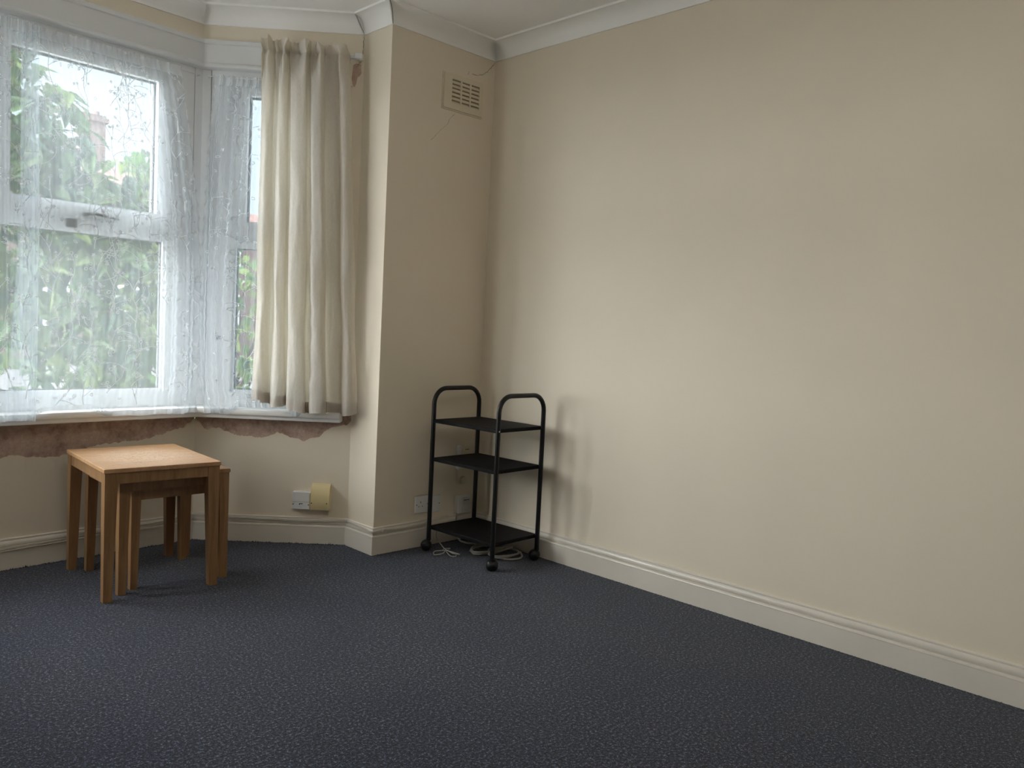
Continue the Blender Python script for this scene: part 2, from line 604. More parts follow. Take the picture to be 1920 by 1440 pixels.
# sweep a moulding profile along one wall, mitred at both corners
def moulding(i, prof, name, mat, kind='structure', cut0=None):
    b = MB()
    ends = []
    for k in (i, (i+1) % NP):
        ring = []
        for o, z in prof:
            if k == i and cut0 is not None:
                ring.append(b.p(*FR[i](cut0, o, z)))
                continue
            q = mitre(k, o)
            ring.append(b.p(q.x, q.y, z))
        ends.append(ring)
    for j in range(len(prof)-1):
        b.f.append([ends[0][j], ends[1][j], ends[1][j+1], ends[0][j+1]])
    b.f.append(ends[0])
    b.f.append(ends[1][::-1])
    return b.build(name, mat, kind=kind, smooth=True)
SKIRT = [(-.002, .1295), (.0065, .1295), (.0095, .127), (.0095, .1225), (.0075, .1205), (.0105, .118), (.0135, .1135), (.015, .108),
         (.0148, .102), (.013, .0965), (.010, .0935), (.010, .092), (.0185, .0905), (.0200, .088), (.0200, .084), (.0188, .0825), (.0190, 0)]
for i in range(NP):
    moulding(i, SKIRT, 'baseboard_'+SIDE[i], 'skirt')
COVE = [(-.002, HW), (.006, HW), (.006, HW+.006)]
for k in range(1, 10):
    t = math.pi/2*k/10
    COVE.append((.008+.070*(1-math.cos(t)), HW+.006+.060*math.sin(t)))
COVE += [(.080, HC-.010), (.086, HC-.010), (.086, HC+.002)]
for n, i in enumerate(range(NP)):
    moulding(i, COVE, 'trim_%d' % (n+1), 'cove')
# dark open joint where the two coving lengths meet at the pier arris
jb = MB()
jpts = []
for o, z in COVE[1:-1]:
    q = mitre(2, o+.0012)
    jpts.append((q.x+.002, q.y-.001, z))
jb.tube(jpts, .0013, 5)
jb.build('joint_gap', 'crack', walls['pier'])

# white head boards above the windows: face, stepped top strip and a rounded bead at the foot
HEAD = [(-.002, 2.386), (.030, 2.386), (.034, 2.382), (.034, 2.366), (.026, 2.362), (.026, 2.280), (.034, 2.278), (.041, 2.272),
        (.043, 2.265), (.040, 2.258), (.033, 2.254), (-.06, 2.254)]
for n, i in enumerate((3, 4, 5)):
    moulding(i, HEAD, 'trim_%d' % (NP+1+n), 'board', cut0=.10 if i == 3 else None)

# cracks in the plaster
def crack(parent, pts, wdt=.0016, seed=0):
    b = MB()
    r = random.Random(seed)
    fine = []
    for a, c in zip(pts, pts[1:]):
        for k in range(6):
            t = k/6
            fine.append(tuple(a[j]+(c[j]-a[j])*t+r.uniform(-.002, .002)*(1 if j != 1 else 0) for j in range(3)))
    fine.append(pts[-1])
    b.tube(fine, [wdt*.5*r.uniform(.5, 1.2) for _ in fine], 5)
    b.build('crack', 'crack', parent)
crack(walls['pier'], [(-.003, 0, 2.452), (-.03, 0, 2.424), (-.055, 0, 2.395), (-.085, 0, 2.375), (-.125, 0, 2.362), (-.155, 0, 2.362)], .0022, 1)
crack(walls['pier'], [(-.175, 0, 2.368), (-.182, 0, 2.352)], .002, 2)
crack(walls['pier'], [(-.255, 0, 2.145), (-.285, 0, 2.115), (-.30, 0, 2.085), (-.345, 0, 2.045), (-.40, 0, 1.99)], .0012, 3)
def sp(s, o, z):
    return SIDEF(s, o, z)
crack(walls['bay_side'], [sp(.004, .001, 2.455), sp(.006, .001, 2.41), sp(.008, .001, 2.37), sp(.02, .001, 2.33), sp(.03, .001, 2.315)], .002, 4)
# bare patch where the rail bracket was torn loose
pb = MB(SIDEF)
poly = [(.012, 2.322), (.036, 2.326), (.05, 2.318), (.056, 2.255), (.050, 2.222), (.040, 2.215), (.033, 2.235), (.028, 2.262), (.018, 2.268),
        (.010, 2.283), (.013, 2.300)]
f0 = [pb.p(s, .0012, z) for s, z in poly]
f1 = [pb.p(s, -.002, z) for s, z in poly]
pb.f.append(f0)
for k in range(len(poly)):
    pb.f.append([f0[k], f0[(k+1) % len(poly)], f1[(k+1) % len(poly)], f1[k]])
pb.build('exposed_plaster', 'plaster', walls['bay_side'], label='torn patch of bare plaster by the curtain rail end')

# carpet fibres fraying against the skirting
fy = MB()
for i in (1, 2, 3, 4, 0):
    F, L = FR[i], LEN[i]
    n = int(min(L, 2.6)*(430 if i in (3, 4) else 170))
    for _ in range(n):
        s = random.uniform(0, min(L, 2.6)) if i else L-random.uniform(0, 2.6)
        clump = .5+.5*math.sin(s*61+i)*math.sin(s*23.7)
        h = random.uniform(.002, .007)*(.35+1.1*clump) if i in (3, 4) else random.uniform(.001, .004)
        o = .0195+random.uniform(0, .006)
        ds, do = random.uniform(-.006, .006), random.uniform(-.003, .004)
        ww = random.uniform(.001, .0022)
        a = fy.p(*F(s-ww, o, -.001)), fy.p(*F(s+ww, o, -.001)), fy.p(*F(s+ds, max(.0195, o+do), h)), fy.p(*F(s, o+ww*2, -.001))
        fy.f += [[a[0], a[1], a[2]], [a[1], a[3], a[2]], [a[3], a[0], a[2]]]
fy.build('carpet_fray', 'fray', floor, kind='stuff')

# ------------------------------------------------------------------ unseen fill lamp, added to brighten the pier and upper walls
def glow():
    m, nt, b, out = newmat('fill_lamp_glow')
    b.inputs['Base Color'].default_value = (.9, .88, .84, 1)
    b.inputs['Emission Color'].default_value = (1, .96, .89, 1)
    b.inputs['Emission Strength'].default_value = 16.5
    return m
M['glow'] = glow()
LX, LY, LZ = -2.2, -2.4, 2.18
lp = empty('fill_lamp', (LX, LY, HC))
tag(lp, 'added drum pendant, out of view, giving fill light to the room', 'lamp')
b = MB()
b.lathe((LX, LY, HC), (0, 0, -1), [(0, .05), (.02, .048), (.03, .02)], 16)
b.build('fill_lamp_rose', 'whiteplastic', lp, smooth=True)
b = MB()
b.tube([(LX, LY, HC-.02), (LX, LY, LZ+.105)], .004, 8)
b.build('flex', 'whiteplastic', lp)
b = MB()
n_ = 36
for k in range(n_):
    a0, a1 = 2*math.pi*k/n_, 2*math.pi*(k+1)/n_
    b.f.append([b.p(LX+.18*math.cos(a), LY+.18*math.sin(a), z) for a, z in ((a0, LZ-.10), (a1, LZ-.10), (a1, LZ+.10), (a0, LZ+.10))])
b.build('fill_drum', 'glow', lp)
for z in (-.106,):  # wide underside disc, added to keep the fill light off the floor
    b = MB()
    b.lathe((LX, LY, LZ+z), (0, 0, 1), [(0, .26 if z < 0 else .182), (.006, .26 if z < 0 else .182)], 36)
    b.build('light_block_disc', 'board', lp)

# ------------------------------------------------------------------ windows
def window(num, i, s0, s1, lights, label):
    """uPVC window in wall i between s0 and s1; lights = list of (pane edges of the lower light, opening?)"""
    F = FR[i]
    root = empty('window_%d' % num, F((s0+s1)/2, 0, WIN_LO), 'structure')
    o0, o1 = -.068, -.004
    zb, zt = WIN_LO+.004, WIN_HI-.006
    LB, LT, UB, UT = .742, 1.430, 1.548, 2.140      # lower pane, upper pane heights
    fb = MB(F)
    fb.box(s0, s1, o0, o1, zb, LB-.012)
    fb.box(s0, s1, o0, o1, UT+.062, zt)
    edges = [s0]
    for a, b_ in lights:
        edges += [a, b_]
    edges.append(s1)
    for k in range(0, len(edges), 2):
        fb.box(edges[k], edges[k+1], o0, o1, LB-.012, UT+.062)
    fb.build('outer_frame', 'upvc', root)
    for a, b_ in lights:
        tr = MB(F)
        tr.box(a, b_, o0, o1, LT+.006, LT+.062)
        tr.build('transom', 'upvc', root)
        bd = MB(F)
        for q in ((a, b_, LB-.012, LB), (a, b_, LT-.006, LT+.006), (a, a+.012, LB, LT-.006), (b_-.012, b_, LB, LT-.006)):
            bd.box(q[0], q[1], -.052, -.014, q[2], q[3])
        bd.build('glazing_bead', 'upvc', root)
        g = MB(F)
        g.box(a+.004, b_-.004, -.042, -.036, LB-.004, LT+.002)
        g.build('pane', 'glass', root)
        gk = MB(F)
        for q in ((a+.011, b_-.011, LB-.001, LB+.004), (a+.011, b_-.011, LT-.010, LT-.005), (a+.011, a+.017, LB, LT-.006), (b_-.017, b_-.011, LB, LT-.006)):
            gk.box(q[0], q[1], -.046, -.030, q[2], q[3])
        gk.build('gasket', 'gasket', root)
        # top hung opening sash standing a little proud of the frame
        sh = empty('sash', F((a+b_)/2, 0, LT))
        sh.parent = root
        sh.matrix_parent_inverse = root.matrix_world.inverted()
        ua, ub = a+.058, b_-.058
        e = -.006
        sb = MB(F)
        for q in ((a+e, b_-e, LT+.048, UB), (a+e, b_-e, UT, UT+.066), (a+e, ua, UB, UT), (ub, b_-e, UB, UT)):
            sb.box(q[0], q[1], -.056, .014, q[2], q[3])
        for q in ((a+e+.012, b_-e-.012, LT+.058, UB-.012),):
            sb.box(q[0], q[1], .014, .018, q[2], q[3])
        sb.build('sash_frame', 'upvc', sh)
        g = MB(F)
        g.box(ua-.006, ub+.006, -.030, -.024, UB-.006, UT+.006)
        g.build('pane', 'glass', sh)
        gk = MB(F)
        for q in ((ua-.001, ub+.001, UB-.001, UB+.005), (ua-.001, ub+.001, UT-.006, UT+.001), (ua-.001, ua+.007, UB, UT), (ub-.007, ub+.001, UB, UT)):
            gk.box(q[0], q[1], -.034, -.016, q[2], q[3])
        gk.build('gasket', 'gasket', sh)
        if b_-a > .5:
            hs = a+.36
            hb = MB(F)
            hb.rbox(hs-.012, hs+.016, .018, .034, LT+.062, LT+.082, .003)
            hb.tube([(hs, .036, LT+.073), (hs-.03, .043, LT+.075), (hs-.075, .045, LT+.070), (hs-.125, .043, LT+.064)], [.008, .008, .0075, .005], 8)
            hb.build('handle', 'steel', sh, smooth=True)
            st = MB(F)
            st.rbox(hs-.016+.05, hs+.022+.055, -.004, .006, LT+.012, LT+.046, .003)
            st.build('striker_plate', 'greyplastic', root)
    return root
W2 = window(2, 3, .094, .712, [(.205, .592)], '')
W1 = window(1, 4, .038, LF-.038, [(.158, .872), (.948, LF-.158)], '')
W3 = window(3, 5, .044, LEN[5]-.044, [(.165, LEN[5]-.165)], '')
# white angled corner posts between the windows
n = NP+4
for k, (i, j) in enumerate(((3, 4), (4, 5))):
    c = MB()
    a = Vector(FR[i](LEN[i]-.038, -.004, 0))
    m1 = mitre(j, -.002)
    b_ = Vector(FR[j](.035, -.004, 0))
    bo = Vector(FR[j](.035, -.075, 0))
    m2 = mitre(j, -.09)
    ao = Vector(FR[i](LEN[i]-.038, -.075, 0))
    c.prism([(a.x, a.y), (m1.x, m1.y), (b_.x, b_.y), (bo.x, bo.y), (m2.x, m2.y), (ao.x, ao.y)], WIN_LO-.002, WIN_HI+.02)
    c.build('trim_%d' % (n+k), 'upvc', kind='structure')
# sills: front nosing with a step under it, mitred round the bay, cut short of the reveal
SILL = [(-.004, .658), (.088, .658), (.0935, .6555), (.0955, .651), (.0955, .634), (.094, .631), (.084, .630), (.083, .627), (.083, .613), (.080, .610), (-.004, .610)]
def sill(i, parent, cut0, cut1):
    b = MB()
    ends = []
    for k, cut in ((i, cut0), ((i+1) % NP, cut1)):
        ring = []
        for o, z in SILL:
            if cut is None:
                q = mitre(k, o)
                ring.append(b.p(q.x, q.y, z))
            else:
                ring.append(b.p(*FR[i](cut, o, z)))
        ends.append(ring)
    for j in range(len(SILL)):
        jj = (j+1) % len(SILL)
        b.f.append([ends[0][j], ends[1][j], ends[1][jj], ends[0][jj]])
    b.f.append(ends[0])
    b.f.append(ends[1][::-1])
    return b.build('window_sill', 'sill', parent, smooth=True)
sill(3, W2, .042, None)
sill(4, W1, None, None)
sill(5, W3, None, LEN[5]-.04)

# ------------------------------------------------------------------ nest of three tables
def nest_table(name, X, Y, th, sx, sy, h, leg_t, leg_b, label):
    c, s = math.cos(th), math.sin(th)
    root = empty(name, (X, Y, 0))
    root.rotation_euler = (0, 0, th)
    root.matrix_world = Matrix.Translation((X, Y, 0)) @ Matrix.Rotation(th, 4, 'Z')
    tt, ah = .0165, .042
    def part(b, nm, mat, sm=False):
        o = b.build(nm, mat, None, smooth=sm)
        o.parent = root
        return o
    b = MB()
    b.rbox(0, sx, 0, sy, h-tt, h, .0018)
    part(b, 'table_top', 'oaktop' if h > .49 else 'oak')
    e = .004
    for ca in (0, 1):
        for cb in (0, 1):
            b = MB()
            def ring(z, w):
                x0 = e if ca == 0 else sx-e-w
                y0 = e if cb == 0 else sy-e-w
                return [b.p(x0, y0, z), b.p(x0+w, y0, z), b.p(x0+w, y0+w, z), b.p(x0, y0+w, z)]
            rs = [ring(0, leg_b), ring(h-tt-ah, leg_t), ring(h-tt-.0002, leg_t)]
            for r1, r2 in zip(rs, rs[1:]):
                for k in range(4):
                    b.f.append([r1[k], r1[(k+1) % 4], r2[(k+1) % 4], r2[k]])
            b.f.append(rs[0][::-1])
            b.f.append(rs[-1])
            part(b, 'leg', 'oak')
    i0, at = e+.003, .018
    for q in ((e+leg_t, sx-e-leg_t, i0, i0+at), (e+leg_t, sx-e-leg_t, sy-i0-at, sy-i0), (i0, i0+at, e+leg_t, sy-e-leg_t)):
        b = MB()
        b.box(q[0], q[1], q[2], q[3], h-tt-ah, h-tt-.0002)
        part(b, 'apron', 'oak')
    return tag(root, label, 'table', 'nest of tables')
TX, TY, TTH = -1.856, .0185, -.0584
def tl(a, b):
    c, s = math.cos(TTH), math.sin(TTH)
    return TX+c*a-s*b, TY+s*a+c*b
nest_table('nesting_table', TX, TY, TTH, .4406, .5373, .5075, .046, .032, 'largest oak nesting table, scuffed top, standing over the other two')
x, y = tl(.07, .060)
nest_table('nesting_table', x, y, TTH+.035, .443, .425, .462, .040, .030, 'middle oak nesting table whose edge pokes out on the side by the sockets')
x, y = tl(.128, .104)
nest_table('nesting_table', x, y, TTH+.045, .352, .332, .415, .036, .027, 'smallest oak nesting table, innermost, tucked beneath the other two')

# ------------------------------------------------------------------ black shelf trolley
TRX, TRY, TRT, TSX, TSY, TRH = -.3774, -.5377, .0284, .3032, .4383, .8084
tro = empty('shelf_trolley', (TRX, TRY, 0))
tro.matrix_world = Matrix.Translation((TRX, TRY, 0)) @ Matrix.Rotation(TRT, 4, 'Z')
tro.rotation_euler = (0, 0, TRT)
tag(tro, 'black metal three-shelf trolley on castors in the wall corner', 'trolley')
def tpart(b, nm, mat, par=None, sm=True):
    o = b.build(nm, mat, None, smooth=sm)
    o.parent = par or tro
    return o
TR = .0110
for yb in (0, TSY):
    path = [(0, yb, .052), (0, yb, .40), (0, yb, TRH-TR-.075)]
    R = .075
    for k in range(1, 9):
        t = math.pi/2*k/8
        path.append((R-R*math.cos(t), yb, TRH-TR-R+R*math.sin(t)))
    path.append((TSX/2, yb, TRH-TR))
    for k in range(0, 9):
        t = math.pi/2*(1-k/8)
        path.append((TSX-R+R*math.cos(t), yb, TRH-TR-R+R*math.sin(t)))
    path += [(TSX, yb, .40), (TSX, yb, .052)]
    b = MB()
    b.tube(path, TR, 14)
    tpart(b, 'side_frame', 'black')
for z in (.648, .461, .127):
    b = MB()
    b.rbox(-.004, TSX+.004, TR*.5, TSY-TR*.5, z-.017, z, .003)
    o = tpart(b, 'shelf', 'blackwood', sm=False)
b = MB()
b.lathe((-.004, -TR-.0005, .640), (0, -1, 0), [(0, .0042), (.0012, .004), (.0025, .002)], 10)
tpart(b, 'bolt', 'steel')
for ca, cb, ang in ((0, 0, .6), (TSX, 0, 2.2), (0, TSY, 2.4), (TSX, TSY, 1.0)):
    ex = empty('caster')
    ex.parent = tro
    b = MB()
    b.lathe((ca, cb, .030), (0, 0, 1), [(0, .006), (.024, .006), (.024, .0118), (.032, .0118)], 12)
    d = Vector((math.cos(ang), math.sin(ang), 0))
    cx, cy = ca+d.x*.010, cb+d.y*.010
    # hood: half dome over the twin wheels
    rings = []
    for k in range(6):
        t = math.pi/2*k/5
        rings.append((.026+.0275*math.sin(t), .0285*math.cos(t)))
    b.lathe((cx, cy, 0), (0, 0, 1), [(.023, .0275)]+rings, 16)
    tpart(b, 'hood', 'blackplastic', ex)
    ax = Vector((-d.y, d.x, 0))
    for sgn in (-1, 1):
        b = MB()
        pr = [(.003, .0262), (.012, .0268), (.019, .0235), (.025, .015), (.027, .005)]
        b.lathe((cx, cy, .0269), ax*sgn, pr, 18)
        tpart(b, 'wheel', 'blackplastic', ex)

# ------------------------------------------------------------------ air vent on the pier
vent = empty('air_vent', (-.21, 0, 2.158))
tag(vent, 'cream plastic louvred air vent high on the pier', 'vent')
VX0, VX1, VZ0, VZ1 = -.338, -.086, 2.160, 2.325
GX0, GX1, GZ0, GZ1 = -.289, -.109, 2.186, 2.304
def vb(*a, mat='ventplastic', nm='frame', r=None):
    b = MB()
    if r:
        b.rbox(*a, r)
    else:
        b.box(*a)
    return b.build(nm, mat, vent)
b = MB()
for q in ((VX0, GX0, VZ0, VZ1), (GX1, VX1, VZ0, VZ1), (GX0, GX1, VZ0, GZ0), (GX0, GX1, GZ1, VZ1)):
    b.box(q[0], q[1], -.011, 0, q[2], q[3])
b.build('frame', 'ventplastic', vent)
b = MB()
b.box(VX0-.006, VX1+.006, -.0045, 0, VZ0-.006, VZ1+.006)
b.build('back_flange', 'ventplastic', vent)
b = MB()
b.box(GX0, GX1, -.0052, -.0046, GZ0, GZ1)
b.build('shade_sheet', 'ventshade', vent)  # thin sheet coloured as the shade in the slots
cw = (GX1-GX0)/3
for k in (1, 2):
    vb(GX0+cw*k-.005, GX0+cw*k+.005, -.011, -.005, GZ0, GZ1, nm='mullion')
rh = (GZ1-GZ0)/6
for k in range(3):
    for j in range(6):
        z = GZ0+rh*j
        b = MB()
        x0, x1 = GX0+cw*k+(.005 if k else 0), GX0+cw*(k+1)-(.005 if k < 2 else 0)
        b.prism([(x0, -.0105), (x1, -.0105), (x1, -.0088), (x0, -.0088)], z, z+.0065)
        i0 = [b.p(x0, -.0105, z+.0065), b.p(x1, -.0105, z+.0065), b.p(x1, -.0054, z+.0135), b.p(x0, -.0054, z+.0135)]
        b.f.append(i0)
        b.build('louvre', 'ventplastic', vent)

# ------------------------------------------------------------------ sockets and boxes
def screw(F, s, o, z, parent, r=.0026):
    b = MB(F)
    b.prism([(s-r, o), (s+r, o), (s+r, o+.0008), (s-r, o+.0008)], z-r, z+r)
    return b.build('screw', 'screw', parent)
# telephone point on the bay wall
F = SIDEF
t = empty('telephone_socket', F(.22, 0, .175))
tag(t, 'square grey-white telephone socket under the side window', 'socket')
b = MB(F)
b.rbox(.182, .266, 0, .030, .172, .258, .002)
b.build('body', 'whiteplastic', t)
b = MB(F)
b.box(.1815, .2665, .030, .0308, .2085, .2092)
b.build('seam', 'dark', t)
b = MB(F)
b.box(.2155, .2325, .0300, .0306, .1985, .2015)
b.box(.2295, .2325, .0300, .0306, .1935, .1985)
b.build('jack_slot', 'dark', t)
b = MB(F)
b.rbox(.217, .229, .0300, .0318, .184, .1965, .0008)
b.build('shutter', 'whiteplastic', t)
screw(F, .2615, .030, .197, t)
screw(F, .1875, .030, .195, t)
# cream junction cover with curved top
t = empty('junction_cover', F(.13, 0, .175))
tag(t, 'yellowed cream plastic cable cover with curved top beside the telephone socket', 'junction box')
prof = [(0, .172), (.040, .172), (.042, .176), (.042, .222)]
for k in range(1, 9):
    a = math.pi/2*k/8
    prof.append((.042-.034*(1-math.cos(a)), .222+.070*math.sin(a)))
prof += [(.004, .298), (0, .298)]
b = MB(F)
a0 = [b.p(.0865, o, z) for o, z in prof]
a1 = [b.p(.1765, o, z) for o, z in prof]
for k in range(len(prof)):
    kk = (k+1) % len(prof)
    b.f.append([a0[k], a0[kk], a1[kk], a1[k]])
b.f += [a0[::-1], a1]
b.build('cover', 'creamplastic', t, smooth=True)
screw(F, .171, .042, .207, t)
screw(F, .098, .042, .207, t)
b = MB(F)
b.tube([(.145, .012, .174), (.145, .012, .168), (.1445, .013, .166)], .004, 8)
b.build('cable_stub', 'screw', t)

PF = lambda x, o, z: (x, -o, z)
# single socket on the pier
t = empty('wall_socket', (-.365, 0, .166))
tag(t, 'white single power socket low on the pier beside the trolley leg', 'socket')
b = MB(PF)
b.rbox(-.408, -.322, 0, .009, .166, .252, .003)
b.build('plate', 'whiteplastic', t)
b = MB(PF)
b.rbox(-.4095, -.3205, 0, .004, .1645, .2535, .002)
b.build('back_box', 'creamplastic', t)
x0 = -.375
for q in ((x0-.002, x0+.002, .217, .225), (x0-.0138, x0-.0082, .1985, .2015), (x0+.0082, x0+.0138, .1985, .2015)):
    b = MB(PF)
    b.box(q[0], q[1], .009, .0096, q[2], q[3])
    b.build('pin_slot', 'dark', t)
b = MB(PF)
b.rbox(-.352, -.340, .009, .0125, .213, .232, .001)
b.build('rocker_switch', 'whiteplastic', t)
screw(PF, -.400, .009, .209, t)
screw(PF, -.330, .009, .209, t)
# blanking plate next to it
t = empty('blank_plate', (-.28, 0, .158))
tag(t, 'plain white blanking plate just past the trolley leg, next to the socket', 'plate')
b = MB(PF)
b.rbox(-.318, -.245, 0, .008, .160, .246, .003)
b.build('plate', 'whiteplastic', t)
for x in (-.309, -.254):
    screw(PF, x, .008, .203, t)
# surface box near the corner
t = empty('spur_box', (-.09, 0, .13))
tag(t, 'white surface spur box beside the corner, seen through the trolley', 'junction box')
b = MB(PF)
b.rbox(-.146, -.056, 0, .032, .138, .226, .003)
b.build('body', 'whiteplastic', t)
b = MB(PF)
b.rbox(-.122, -.060, .032, .0365, .150, .218, .002)
b.build('faceplate', 'whiteplastic', t)
b = MB(PF)
b.box(-.112, -.074, .0365, .0371, .205, .2085)
b.build('slot', 'dark', t)
# wired wall unit higher up with a hanging round plug
t = empty('wall_receiver', (-.09, 0, .37))
tag(t, 'small white wall unit with wire and round disc, behind middle trolley shelf', 'wall unit')
b = MB(PF)
b.rbox(-.150, -.122, 0, .020, .368, .492, .004)
b.build('side_block', 'whiteplastic', t)
b = MB(PF)
b.rbox(-.120, -.040, 0, .014, .386, .478, .003)
b.build('body', 'ventplastic', t)
b = MB(PF)
b.box(-.098, -.070, .014, .0148, .4655, .4685)
b.build('slot', 'dark', t)
b = MB(PF)
b.tube([(-.138, .010, .370), (-.139, .009, .34), (-.136, .006, .31), (-.126, .006, .292), (-.112, .008, .288)], .0035, 7)
b.build('wire', 'cable', t, smooth=True)
b = MB(PF)
b.lathe((-.096, .0, .305), (0, 1, 0), [(0, .021), (.008, .021), (.011, .018)], 18)
b.build('disc', 'ventplastic', t, smooth=True)

# ------------------------------------------------------------------ cables
def catmull(pts, n=8):
    P = [Vector(q) for q in pts]
    P = [P[0]*2-P[1]] + P + [P[-1]*2-P[-2]]
    out = []
    for k in range(1, len(P)-2):
        for j in range(n):
            t = j/n
            out.append(.5*((2*P[k]) + (P[k+1]-P[k-1])*t + (2*P[k-1]-5*P[k]+4*P[k+1]-P[k+2])*t*t + (3*P[k]-P[k-1]-3*P[k+1]+P[k+2])*t**3))
    out.append(P[-2])
    return [tuple(q) for q in out]
cr = empty('skirting_cable', FRONTF(.4, .02, .09))
tag(cr, 'thin cream wires clipped along the skirting around the bay', 'cable')
for k, (dz, r) in enumerate(((0, .0026), (.0062, .0026), (-.0052, .0021))):
    pts = []
    lowf = [(1.75, .075), (1.3, .079), (.95, .083), (.80, .088), (.60, .0935), (.40, .099), (.22, .107), (.10, .114), (.03, .119)]
    for s, z in lowf:
        pts.append(FRONTF(s, .0225+.002*k, z+dz*(1.0 if s > .1 else .7)+.002*math.sin(s*17+k)))
    q = mitre(4, .017)
    pts.append((q.x, q.y, .121+dz*.6))
    for s, z in ((.70, .121), (.55, .1175), (.42, .1155), (.25, .1145), (.10, .1165), (.03, .1195)):
        pts.append(SIDEF(s, .0195, z+dz*.55+.001*math.sin(s*29+k)))
    q = mitre(3, .0165)
    pts.append((q.x, q.y, .1205+dz*.5))
    for s, z in ((.18, .1215), (.10, .1195), (.03, .116)):
        pts.append(FR[2](s, .0175, z+dz*.5))
    q = mitre(2, .0185)
    pts.append((q.x, q.y, .113+dz*.5))
    for x, z in ((-.60, .113), (-.50, .107), (-.40, .110), (-.28, .121), (-.20, .131)):
        pts.append((x, -.0195, z+dz*.5))
    b = MB()
    b.tube(catmull(pts, 5), r, 6)
    b.build('wire', 'cable', cr, smooth=True)
for q in (FR[2](.205, .0195, .1215), (-.612, -.021, .113), FRONTF(.3, .024, .104), SIDEF(.66, .021, .120)):
    b = MB()
    b.rbox(q[0]-.006, q[0]+.006, q[1]-.004, q[1]+.004, q[2]-.008, q[2]+.009, .002)
    b.build('cable_clip', 'whiteplastic', cr)
# loose flex under the trolley
def loop(cx, cy, rx, ry, z, n=14, ph=0, turns=1., wob=.006, rise=.012):
    out = []
    for k in range(int(n*turns)+1):
        a = 2*math.pi*k/n+ph
        out.append((cx+rx*math.cos(a)+wob*math.sin(3*a), cy+ry*math.sin(a)+wob*math.cos(2.3*a), z+rise*(.5+.5*math.sin(a*1.7+ph))))
    return out
b = MB()
pts = [(-.14, -.021, .16), (-.15, -.03, .08), (-.17, -.09, .012)]
pts += loop(-.16, -.28, .10, .06, .008, turns=2.6, ph=1.0)
pts += loop(-.14, -.38, .085, .07, .010, turns=1.8, ph=.4)
pts += [(-.10, -.46, .008), (-.14, -.475, .0065), (-.19, -.455, .0065), (-.21, -.40, .0065)]
b.tube(catmull(pts, 4), .0046, 8)
tag(b.build('coiled_flex', 'flex', smooth=True), 'thick off-white flex lying in loose coils under the trolley', 'cable')
b = MB()
pts = [(-.26, -.02, .10), (-.30, -.05, .05), (-.335, -.13, .03), (-.36, -.20, .022)]
for k in range(3):
    a = .5+k*2.1
    pts += [(-.36+.055*math.cos(a), -.20+.055*math.sin(a), .016), (-.36+.07*math.cos(a+.5), -.20+.07*math.sin(a+.5), .008),
            (-.36+.03*math.cos(a+.9), -.20+.03*math.sin(a+.9), .012), (-.36, -.20, .020)]
pts += [(-.34, -.235, .012), (-.35, -.262, .004), (-.375, -.25, .006), (-.365, -.205, .018)]
b.tube(catmull(pts, 5), .0023, 6)
tag(b.build('tied_wire', 'flex', smooth=True), 'thin white wire tied in a small bow on the carpet by the trolley', 'cable')

# ------------------------------------------------------------------ curtain rail and beige curtain on the side window
t = empty('curtain_rail', SIDEF(.0, .05, 2.34))
tag(t, 'short white curtain rail with a square end block above the side window', 'curtain rail')
b = MB(SIDEF)
b.rbox(.02, .46, .046, .062, 2.330, 2.348, .003)
b.build('track', 'whiteplastic', t)
b = MB(SIDEF)
b.rbox(-.002, .036, .044, .072, 2.328, 2.354, .003)
b.build('end_block', 'whiteplastic', t)
b = MB(SIDEF)
b.rbox(.012, .026, .0, .046, 2.330, 2.346, .002)
b.build('bracket', 'whiteplastic', t)

FOLD = [(0.0, .448, .106), (.03, .452, .130), (.08, .425, .160), (.12, .400, .152), (.15, .392, .114), (.19, .385, .103), (.22, .373, .104),
        (.25, .366, .150), (.29, .345, .174), (.33, .318, .162), (.355, .314, .118), (.395, .302, .103), (.43, .297, .140), (.47, .290, .186),
        (.52, .245, .202), (.56, .215, .186), (.58, .222, .128), (.61, .210, .103), (.635, .196, .104), (.66, .196, .150), (.69, .185, .196),
        (.735, .140, .206), (.765, .125, .176), (.785, .130, .122), (.82, .105, .104), (.865, .060, .106), (.89, .052, .142), (.925, .035, .168),
        (.96, .010, .162), (.985, -.004, .126), (1.0, -.004, .110)]
_fu = np.array([q[0] for q in FOLD])
_fs = np.array([q[1] for q in FOLD])
_fo = np.array([q[2] for q in FOLD])
def cubic(xs, ys, x):
    k = int(np.searchsorted(xs, x, 'right')-1)
    k = max(0, min(len(xs)-2, k))
    h = xs[k+1]-xs[k]
    t = (x-xs[k])/h
    def tang(i):
        i0, i1 = max(0, i-1), min(len(xs)-1, i+1)
        return (ys[i1]-ys[i0])/(xs[i1]-xs[i0])
    m0, m1 = tang(k)*h, tang(k+1)*h
    return (2*t**3-3*t*t+1)*ys[k]+(t**3-2*t*t+t)*m0+(-2*t**3+3*t*t)*ys[k+1]+(t**3-t*t)*m1
ZT, ZB = 2.385, .676
